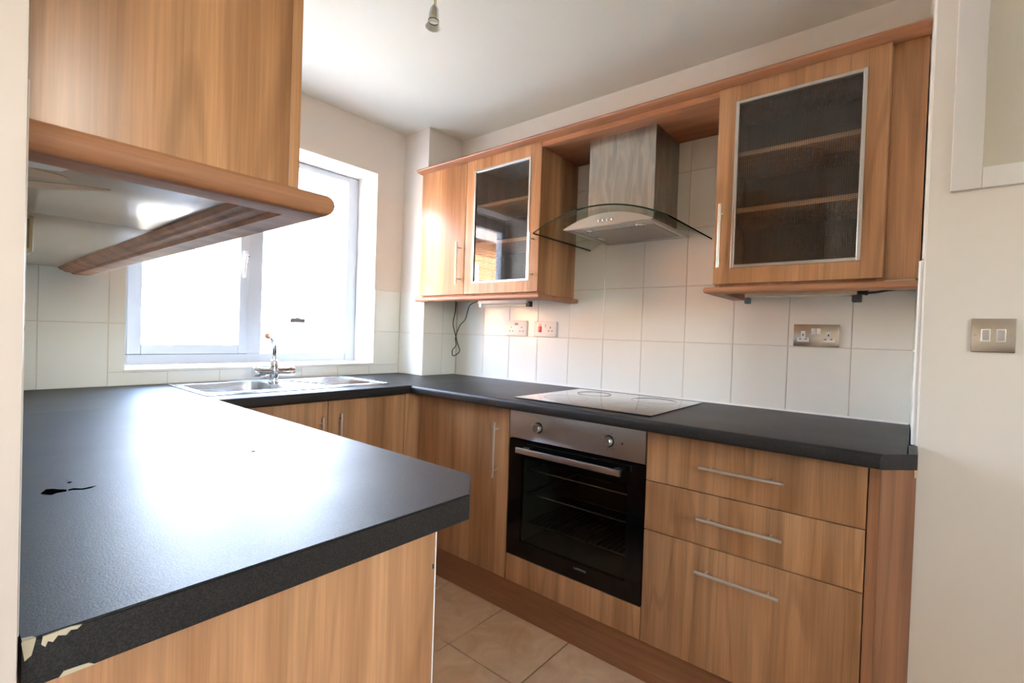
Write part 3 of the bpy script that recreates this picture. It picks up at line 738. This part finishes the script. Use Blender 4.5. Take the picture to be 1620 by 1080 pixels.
d = glazed_door(ur, -2.3560, -1.8730, -2.301, -1.930, 1.426, 2.005)
bar_handle(d, (UX, -1.897, 1.427), (UX, -1.897, 1.648), (-1, 0, 0))
slab(ur, 'filler_panel', UX+.020, UX+.038, -2.4400, -2.3585, 1.368, UZ1)
slab(ur, 'filler_base', UX+.020, -.0005, -2.4320, -2.3585, 1.360, 1.3675, 'underside')
bridge = tag(obj('bridging_board', MB().box(UX+.001, -.0008, -1.8730, -1.0905, 2.036, 2.0595, .001), M['wood_y']), 'walnut board bridging the gap between the wall cabinets above the hood', 'board')
# D-shaped cornice and light pelmets
def dprof(out0, out1, z0, z1, n=8):
    r = (z1-z0)/2; zc = (z0+z1)/2; p = [(out0, z0), (out0, z1)]
    for k in range(n+1):
        a = PI/2-PI*k/n; p.append((out1-r*.8+r*.8*math.cos(a), zc+r*math.sin(a)))
    return p
cor = MB().sweep([(-.27, -.2405), (-.27, -2.4425)], [(0, 2.0605), (0, 2.084), (.070, 2.084), (.080, 2.0825), (.088, 2.079), (.0915, 2.0735), (.088, 2.068), (.078, 2.064), (.064, 2.0605)])
tag(obj('cornice', cor, M['wood_y']), 'long rounded walnut cornice along the top of both right-wall cabinets', 'cornice')
def pelmet(label, path):
    p = MB().sweep(path, dprof(-.032, .024, 1.338, 1.3595))
    return tag(obj('light_pelmet', p, M['wood_y']), label, 'pelmet')
pelmet('rounded walnut pelmet under the wall cabinet left of the hood', [(UX, -.2400), (UX, -1.0900), (-.001, -1.0900)][::1])
pelmet('rounded walnut pelmet under the wall cabinet right of the hood', [(-.001, -1.8720), (UX, -1.8720), (UX, -2.4400)][::1])

# left wall cabinets above the peninsula
LX = -1.750; LY = -1.705
lc = thing('wall_cabinet', 'walnut wall cabinet nearest the camera, its plain side panel at top left', 'cabinet', (-1.9, -1.45, 1.36))
slab(lc, 'side_panel', XL+.001, LX-.0165, LY, LY+.018, 1.3625, 2.10, 'wood')
slab(lc, 'carcass', XL+.001, LX-.0205, LY+.0185, -1.1905, 1.3745, 2.10, 'wood_in', 0)
slab(lc, 'door', LX-.016, LX+.000, LY+.001, -1.1925, 1.372, 2.10)
ub = slab(lc, 'base_panel', XL+.001, LX-.0205, LY+.0185, -1.1910, 1.3600, 1.3740, 'underside', .0008, 'glossy white underside')
tp = MB()
def patch(pts, mb): mb.prism(pts, 'z', 1.3590, 1.3602)
patch([(-2.055, -1.520), (-2.030, -1.560), (-1.996, -1.552), (-1.985, -1.530), (-2.010, -1.512), (-2.04, -1.50)], tp)
patch([(-2.055, -1.440), (-2.018, -1.480), (-1.972, -1.510), (-1.940, -1.520), (-1.955, -1.488), (-2.000, -1.445), (-2.03, -1.420)], tp)
patch([(-2.000, -1.625), (-1.975, -1.655), (-1.940, -1.668), (-1.900, -1.672), (-1.920, -1.650), (-1.955, -1.630)], tp)
patch([(-2.055, -1.665), (-2.020, -1.672), (-1.98, -1.655), (-1.99, -1.635), (-2.03, -1.630)], tp)
obj('torn_patch', tp, M['torn'], ub, 'brown patches where the white facing has torn off')
tp = MB(); patch([(-2.055, -1.580), (-2.035, -1.618), (-2.022, -1.600), (-1.994, -1.604), (-2.00, -1.575), (-2.03, -1.560)], tp); patch([(-2.055, -1.683), (-2.03, -1.684), (-2.035, -1.677)], tp)
obj('torn_patch', tp, M['torn_white'], ub, 'white flake of torn facing')
lc2 = thing('wall_cabinet', 'walnut wall cabinet over the peninsula, the far one reaching the window wall', 'cabinet', (-1.9, -.6, 1.36))
slab(lc2, 'carcass', XL+.001, LX-.0205, -1.1895, -.001, 1.3745, 2.10, 'wood_in', 0)
slab(lc2, 'door', LX-.016, LX, -1.1880, -.596, 1.372, 2.10); slab(lc2, 'door', LX-.016, LX, -.594, -.002, 1.372, 2.10)
slab(lc2, 'base_panel', XL+.001, LX-.0205, -1.1890, -.001, 1.3600, 1.3740, 'underside', .0008, 'glossy white underside')
pel = MB().sweep([(XL+.002, LY), (LX, LY), (LX, -.001)], [(-.017, 1.338), (-.024, 1.3440), (-.040, 1.3455), (-.046, 1.3500), (-.054, 1.3520), (-.060, 1.3595), (-.018, 1.3595), (-.018, 1.3715)]+dprof(-.018, .038, 1.338, 1.3715)[2:])
pel_o = tag(obj('light_pelmet', pel, M['wood_x']), 'rounded walnut pelmet wrapping the bottom of the cabinets nearest the camera', 'pelmet')
bx = thing('junction_box', 'small yellowed box fixed below the left wall cabinets', 'junction box', (-2.02, -1.1, 1.32))
obj('housing', MB().box(XL+.001, -1.984, -1.150, -1.070, 1.292, 1.3595, .003, 2), plain('yellowed_plastic', lin(196, 182, 150), .5), bx)
obj('cover', MB().box(XL+.006, -1.990, -1.1535, -1.1498, 1.299, 1.354, .001), plain('mottled_brown_cover', lin(150, 130, 98), .6, var=.3, vscale=60), bx)  # cover browner and darker than the housing, mottled

# ------------------------------------------------------------------ under-cabinet lights and cables
def striplight(label, y0, y1, lit):
    t = thing('strip_light', label, 'light', (-.2, (y0+y1)/2, 1.34))
    obj('housing', MB().box(-.235, -.185, y0, y1, 1.3275 if lit else 1.331, 1.3595, .003, 2), M['plastic'] if lit else M['underside'], t)  # tubeless housing in tan: shadow below the cabinet put into its colour
    if lit: obj('tube', MB().tube([(-.21, y0+.012, 1.318), (-.21, y1-.012, 1.318)], .0075, 12), M['frost'], t)
    obj('end_cap', MB().box(-.222, -.198, y0-.012, y0+.014, 1.309, 1.335, .002), M['black'] if lit else M['rubber'], t)
    obj('end_cap', MB().box(-.222, -.198, y1-.014, y1+.004, 1.309, 1.330, .002), M['chrome'] if lit else M['rubber'], t)
    return t
striplight('white strip light with clear tube under the cabinet left of the hood', -.962, -.632, True)
striplight('tubeless strip light with two metal end brackets under the cabinet right of the hood', -2.290, -1.960, False)
def smooth_path(pts, n=8):
    out = []; P = [Vector(p) for p in pts]; P = [P[0]]+P+[P[-1]]
    for i in range(1, len(P)-2):
        for k in range(n):
            t = k/n; out.append(.5*((2*P[i])+(P[i+1]-P[i-1])*t+(2*P[i-1]-5*P[i]+4*P[i+1]-P[i+2])*t*t+(-P[i-1]+3*P[i]-3*P[i+1]+P[i+2])*t**3))
    out.append(P[-2]); return out
cb = smooth_path([(-.08, -.300, 1.3590), (-.08, -.298, 1.30), (-.07, -.271, 1.225), (-.075, -.300, 1.155), (-.08, -.325, 1.105), (-.08, -.345, 1.062), (-.08, -.318, 1.036), (-.08, -.286, 1.030),
                  (-.08, -.284, 1.062), (-.08, -.312, 1.092), (-.085, -.312, 1.14), (-.08, -.340, 1.211), (-.08, -.385, 1.25), (-.09, -.425, 1.325), (-.12, -.50, 1.345), (-.20, -.62, 1.345)])
tag(obj('power_cable', MB().tube(cb, .0028, 8), M['cable']), 'thin dark cable hanging in a loop under the left end of the wall cabinet', 'cable')
cb = smooth_path([(-.21, -2.292, 1.345), (-.21, -2.32, 1.338), (-.19, -2.36, 1.345), (-.16, -2.40, 1.356)])
tag(obj('power_cable', MB().tube(cb, [.008]*8+[.0035]*(len(cb)-8), 8), M['cable']), 'short black cable behind the pelmet near the right wall', 'cable')

# ------------------------------------------------------------------ sockets and switches
def pin_holes(mb, x, y, z, s=1.0):
    mb.box(x-.0006, x+.0005, y-.0022*s, y+.0022*s, z+.008*s, z+.016*s)
    mb.box(x-.0006, x+.0005, y+.007*s, y+.015*s, z-.008*s, z-.004*s); mb.box(x-.0006, x+.0005, y-.015*s, y-.007*s, z-.008*s, z-.004*s)
t = thing('double_socket', 'white double socket with two sets of round-pin holes, left of the red cooker switch', 'socket', (0, -.720, 1.205))
obj('plate', MB().box(-.0085, -.0005, -.7935, -.6470, 1.1635, 1.2475, .003, 2), M['plastic'], t)
hs_ = MB()
for y in (-.683, -.757):
    for dy, dz in ((0, .010), (-.011, -.011), (.011, -.011)):
        hs_.lathe((-.0085, y+dy, 1.200+dz), (-1, 0, 0), [(-.0003, .0036), (.0002, .0036)], 10)
obj('pin_hole', hs_, M['slot'], t)
sw_ = MB().box(-.0115, -.0084, -.7190, -.7075, 1.222, 1.234, .001).box(-.0115, -.0084, -.7325, -.7210, 1.222, 1.234, .001)
obj('rocker', sw_, plain('pink_rocker', lin(206, 150, 140), .4), t)
t = thing('cooker_switch', 'white cooker switch plate with red rocker and one socket', 'switch', (0, -.918, 1.2))
obj('plate', MB().box(-.0095, -.0005, -.9905, -.8445, 1.1625, 1.2435, .003, 2), M['plastic'], t)
obj('rocker', MB().box(-.014, -.0094, -.8950, -.8760, 1.186, 1.218, .002, 2), M['red'], t, 'red rocker')
obj('neon', MB().box(-.0105, -.0094, -.8930, -.8780, 1.2235, 1.2275), M['red'], t)
obj('rocker', MB().box(-.013, -.0094, -.9230, -.9130, 1.212, 1.230, .001), M['plastic'], t)
ph = MB(); pin_holes(ph, -.0098, -.9530, 1.200); obj('pin_hole', ph, M['slot'], t)
t = thing('double_socket', 'brushed metal double socket with white inserts under the right cabinet', 'socket', (0, -2.154, 1.203))
obj('plate', MB().box(-.0060, -.0005, -2.2275, -2.0810, 1.1615, 1.2435, .0015, 2), M['nickel'], t)
for y in (-2.113, -2.1935):
    ins = MB().box(-.0075, -.0058, y-.0075, y+.0075, 1.190, 1.2185, .001).box(-.0075, -.0058, y-.0195, y+.0195, 1.178, 1.194, .001)
    i_ = obj('socket_insert', ins, M['plastic'], t)
    ph = MB(); pin_holes(ph, -.0077, y, 1.194, .85); obj('pin_hole', ph, M['slot'], i_)
for y in (-2.1455, -2.1625): obj('rocker', MB().box(-.0100, -.0058, y-.0065, y+.0065, 1.205, 1.229, .0012, 2), M['plastic'], t)
for y in (-2.0865, -2.2215): obj('screw', MB().lathe((-.006, y, 1.2025), (-1, 0, 0), [(0, .0022), (.0008, .0018)], 10), M['nickel'], t)
SX = -.440
t = thing('light_switch', 'square metal two-gang light switch on the right wall', 'switch', (SX, -2.582, 1.205))
obj('plate', MB().box(SX-.0065, SX-.0003, -2.6215, -2.5430, 1.1640, 1.2470, .0018, 2), M['nickel'], t)
for y in (-2.5690, -2.5960):
    obj('rocker_frame', MB().box(SX-.0085, SX-.0062, y-.0085, y+.0085, 1.1900, 1.2210, .001), M['plastic'], t)
    obj('rocker', MB().prism([(SX-.0080, 1.1925), (SX-.0125, 1.1935), (SX-.0100, 1.2185), (SX-.0080, 1.2190)], 'y', y-.006, y+.006), M['chrome'], t)
for y in (-2.5500, -2.6135): obj('screw', MB().lathe((SX-.0065, y, 1.2055), (-1, 0, 0), [(0, .0024), (.0008, .002)], 10), M['nickel'], t)
# framed hatch on the right wall
dr1 = bpy.data.objects.new('door_1', None); COL.objects.link(dr1); dr1.location = (SX, -2.8, 1.57); dr1['kind'] = 'structure'
fm_ = MB(); fm_.box(SX-.014, SX-.0003, -2.549, -2.492, 1.569, CEIL-.03, .003, 2); fm_.box(SX-.014, SX-.0003, -3.20, -2.549, 1.569, 1.620, .003, 2)
fm_.box(SX-.014, SX-.0003, -3.20, -3.143, 1.620, CEIL-.03, .003, 2)
obj('hatch_frame', fm_, M['gloss_white'], dr1)
obj('hatch_panel', MB().box(SX-.004, SX-.0003, -3.143, -2.549, 1.620, CEIL-.03), plain('hatch_paint', lin(206, 200, 184), .6), dr1)

# ------------------------------------------------------------------ sink and tap
SX0, SX1, SY0, SY1 = -1.474, -.680, -.500, -.048
sk = MB(); bm = sk.bm
def rrect(x0, x1, y0, y1, r, z, n=5):
    out = []
    for cx, cy, a0 in ((x1-r, y1-r, 0), (x0+r, y1-r, PI/2), (x0+r, y0+r, PI), (x1-r, y0+r, 3*PI/2)):
        for k in range(n+1):
            a = a0+k*PI/2/n; out.append(bm.verts.new((cx+r*math.cos(a), cy+r*math.sin(a), z)))
    return out
def loft(rings):
    for a, b in zip(rings, rings[1:]):
        m_ = len(a)
        for k in range(m_): bm.faces.new((a[k], a[(k+1) % m_], b[(k+1) % m_], b[k]))
zt = H+.0035
# rim ring around bowl region, then bowl walls down
bx0, bx1, by0, by1 = -1.438, -1.130, -.418, -.085
r0 = rrect(bx0-.008, bx1+.008, by0-.008, by1+.008, .055, zt); r1 = rrect(bx0, bx1, by0, by1, .050, zt-.003)
r2 = rrect(bx0+.006, bx1-.006, by0+.006, by1-.006, .046, H-.06); r3 = rrect(bx0+.012, bx1-.012, by0+.012, by1-.012, .042, H-.142)
r4 = rrect(bx0+.035, bx1-.035, by0+.035, by1-.035, .035, H-.155)
loft([r0, r1, r2, r3, r4]); bm.faces.new(r4)
# flat deck around the bowl: outer rectangle joined to r0 by a grid-fill
of = rrect(SX0, SX1, SY0, SY1, .018, zt-.0005); ob_ = rrect(SX0-.0, SX1+.0, SY0, SY1, .018, H+.0002)
for k in range(len(of)): bm.faces.new((ob_[k], ob_[(k+1) % len(of)], of[(k+1) % len(of)], of[k]))
of2 = rrect(SX0+.005, SX1-.005, SY0+.005, SY1-.005, .014, zt)
loft([of, of2])
edges = []
for ring in (r0, of2):
    for k in range(len(ring)):
        e = bm.edges.get((ring[k], ring[(k+1) % len(ring)]))
        edges.append(e)
bmesh.ops.triangle_fill(bm, edges=edges, use_beauty=True)
bmesh.ops.recalc_face_normals(bm, faces=bm.faces)
sink = thing('sink', 'stainless steel inset sink with left bowl and ribbed drainer under the window', 'sink', (-1.08, -.27, H))
so = obj('basin', sk, M['sink'], sink, smooth=25)
for k in range(7):
    rb = MB()
    y = -.14-.045*k; x1_ = -.735; x0_ = -1.06+.012*k
    rb.tube([(x0_, y, zt-.0005), (x0_+.02, y, zt+.0012), (x1_-.02, y, zt+.0012), (x1_, y, zt-.0005)], [.001, .0042, .0042, .001], 8)
    obj('drainer_rib', rb, M['sink'], sink)
rl = MB()
def rim_line(x0, x1, y0, y1):
    rl.tube([(x0, y0, zt), (x1, y0, zt), (x1, y1, zt), (x0, y1, zt), (x0, y0, zt)], .0022, 6)
rim_line(SX0+.012, SX1-.012, SY0+.012, SY1-.012)
obj('raised_rim', rl, M['sink'], sink)
obj('waste', MB().lathe((-1.284, -.25, H-.1548), (0, 0, 1), [(0, .04), (.002, .04), (.003, .034), (.0005, .03), (.0008, .004)], 24), M['chrome'], sink)
TX, TY = -1.108, -.205
tp_ = thing('mixer_tap', 'chrome mixer tap with two side levers behind the sink bowl', 'tap', (TX, TY, zt))
obj('body', MB().lathe((TX, TY, zt), (0, 0, 1), [(0, .024), (.006, .024), (.008, .019), (.020, .0175), (.028, .0185), (.034, .022), (.066, .022), (.074, .019), (.090, .0165), (.100, .0165), (.104, .011)], 24), M['chrome'], tp_)
for s in (-1, 1):
    v = MB().lathe((TX+s*.012, TY, zt+.052), (s, 0, 0), [(0, .018), (.022, .018), (.024, .0195), (.050, .0195), (.052, .022), (.074, .022), (.078, .0195)], 20)
    hnd = obj('lever', v, M['chrome'], tp_)
    obj('lever_pin', MB().tube([(TX+s*.068, TY, zt+.066), (TX+s*.068, TY-.002, zt+.078)], .005, 10), M['chrome'], hnd)
spt = smooth_path([(TX, TY, zt+.100), (TX, TY, zt+.135), (TX-.004, TY-.010, zt+.165), (TX-.028, TY-.045, zt+.190), (TX-.060, TY-.095, zt+.207), (TX-.090, TY-.140, zt+.214)], 6)
sp_ = obj('spout', MB().tube(spt, [.0095]*(len(spt)-6)+[.0085]*6, 14), M['chrome'], tp_)
obj('nozzle', MB().lathe((TX-.089, TY-.138, zt+.214), (-.5, -.86, .0), [(0, .009), (.003, .0125), (.014, .0125), (.015, .010)], 20), plain('nozzle_wood_reflection', (.80, .42, .26, 1), .3, 1.0), tp_, 'nozzle painted with the orange reflection of wood')  # orange wood reflection painted in as the base colour

# ------------------------------------------------------------------ pendant
PXc, PYc = -1.030, -1.150
pd = thing('pendant_lamp', 'small glass spotlight shade hanging from the ceiling', 'lamp', (PXc, PYc, CEIL))
obj('ceiling_rose', MB().lathe((PXc, PYc, CEIL-.0005), (0, 0, -1), [(0, .04), (.008, .04), (.016, .02)], 24), M['brass'], pd)
obj('stem', MB().tube([(PXc, PYc, CEIL-.014), (PXc+.002, PYc, 2.277), (PXc+.001, PYc, 2.270)], [.0035, .0045, .003], 10), M['brass'], pd)
ax = Vector((-.07, -.02, -1)).normalized()
obj('bulb', MB().lathe((PXc, PYc, 2.266), ax, [(0, .003), (.006, .008), (.035, .0095), (.040, .006), (.041, .001)], 16), M['frost'], pd)
obj('shade', MB().lathe((PXc, PYc, 2.272), ax, [(0, .004), (.006, .010), (.020, .0155), (.040, .0175), (.058, .0178)], 24, False), M['shade_glass'], pd, 'clear grey glass bell')
obj('shade_ring', MB().lathe((PXc, PYc, 2.272)+0*ax if False else Vector((PXc, PYc, 2.272)), ax, [(.0565, .0185), (.0605, .0185), (.0605, .0172), (.0565, .0172), (.0565, .0185)], 24, False), plain('dark_ring', lin(96, 86, 74), .4), pd)
obj('shade_skirt', MB().lathe(Vector((PXc, PYc, 2.272)), ax, [(.061, .0178), (.070, .021), (.078, .0262)], 24, False), M['frost'], pd, 'frosted flared glass skirt')

# ------------------------------------------------------------------ outside
struct('ground', MB().box(-30, 30, .33, 40, -.35, -.15), M['lawn'])
struct('ground_rear', MB().box(-30, 30, -20, -5.11, -.35, -.15), plain('grey_paving', lin(150, 150, 150), .9))
HP = plain('house_pane', lin(150, 170, 176), .1)
hs2 = thing('brick_house', 'low orange brick house beyond the garden, seen mirrored in the glazed cabinet door', 'house', (-10, 9, -.15))
obj('wall', MB().box(-15, -5.4, 8.0, 13, -.15, 4.05), M['brick'], hs2)
bc = MB()   # weathered mortar bands that read as courses in the mirror image
for k in range(20): bc.box(-15.01, -5.39, 7.985, 8.0, .02+k*.2, .035+k*.2)
obj('mortar_course', bc, M['roof'], hs2)
obj('roof', MB().prism([(7.6, 4.0), (13.4, 4.0), (10.5, 5.2)], 'x', -15.3, -5.1), M['roof'], hs2)
for x in (-12.6, -8.75):
    w_ = obj('window', MB().box(x-.55, x+.55, 7.93, 8.02, 2.1, 3.3), M['upvc'], hs2)
    for q0, q1 in ((-.48, -.03), (.03, .48)): obj('pane', MB().box(x+q0, x+q1, 7.915, 7.931, 2.18, 3.22), HP, w_)
hr = thing('rendered_house', 'sunlit pale rendered house straight beyond the window', 'house', (4, 12, -.15))
obj('wall', MB().box(-3.0, 12, 11, 17, -.15, 3.0), M['render'], hr)
obj('roof', MB().prism([(10.6, 2.95), (17.4, 2.95), (14, 4.6)], 'x', -3.4, 12.4), M['roof'], hr)
sb = thing('shrub', 'pale leafy shrub beyond the left window pane', 'shrub', (-.9, 3.2, -.15))
stm = MB()
for k in range(7):
    a = random.uniform(0, 6.28); stm.tube([(-.9, 3.2, -.15), (-.9+.2*math.cos(a), 3.2+.2*math.sin(a), .8), (-.9+.4*math.cos(a), 3.2+.35*math.sin(a), 1.9)], [.02, .012, .005], 6)
obj('stem', stm, M['bark'], sb)
lf = MB()
for k in range(500):
    a = random.uniform(0, 6.28); r = random.uniform(.05, .5); z = random.uniform(.4, 2.1); p = Vector((-.9+r*math.cos(a), 3.2+r*math.sin(a), z))
    u = Vector((random.uniform(-1, 1), random.uniform(-1, 1), random.uniform(-.6, .6))).normalized(); v_ = u.orthogonal().normalized()
    s_ = random.uniform(.02, .04)
    lf.bm.faces.new([lf.bm.verts.new(q) for q in (p-u*s_, p+v_*s_*.5, p+u*s_, p-v_*s_*.5)])
lo2 = obj('foliage', lf, M['leaf'], sb); lo2['kind'] = 'stuff'

for o in bpy.data.objects:
    if o.name.split('.')[0] in ('burn_mark', 'chip', 'torn_patch', 'screw_hole', 'pin_hole', 'dial_marks', 'zone_ring', 'mortar_course', 'stem') and o.parent and o.parent.name != 'pendant_lamp':
        o['kind'] = 'stuff'
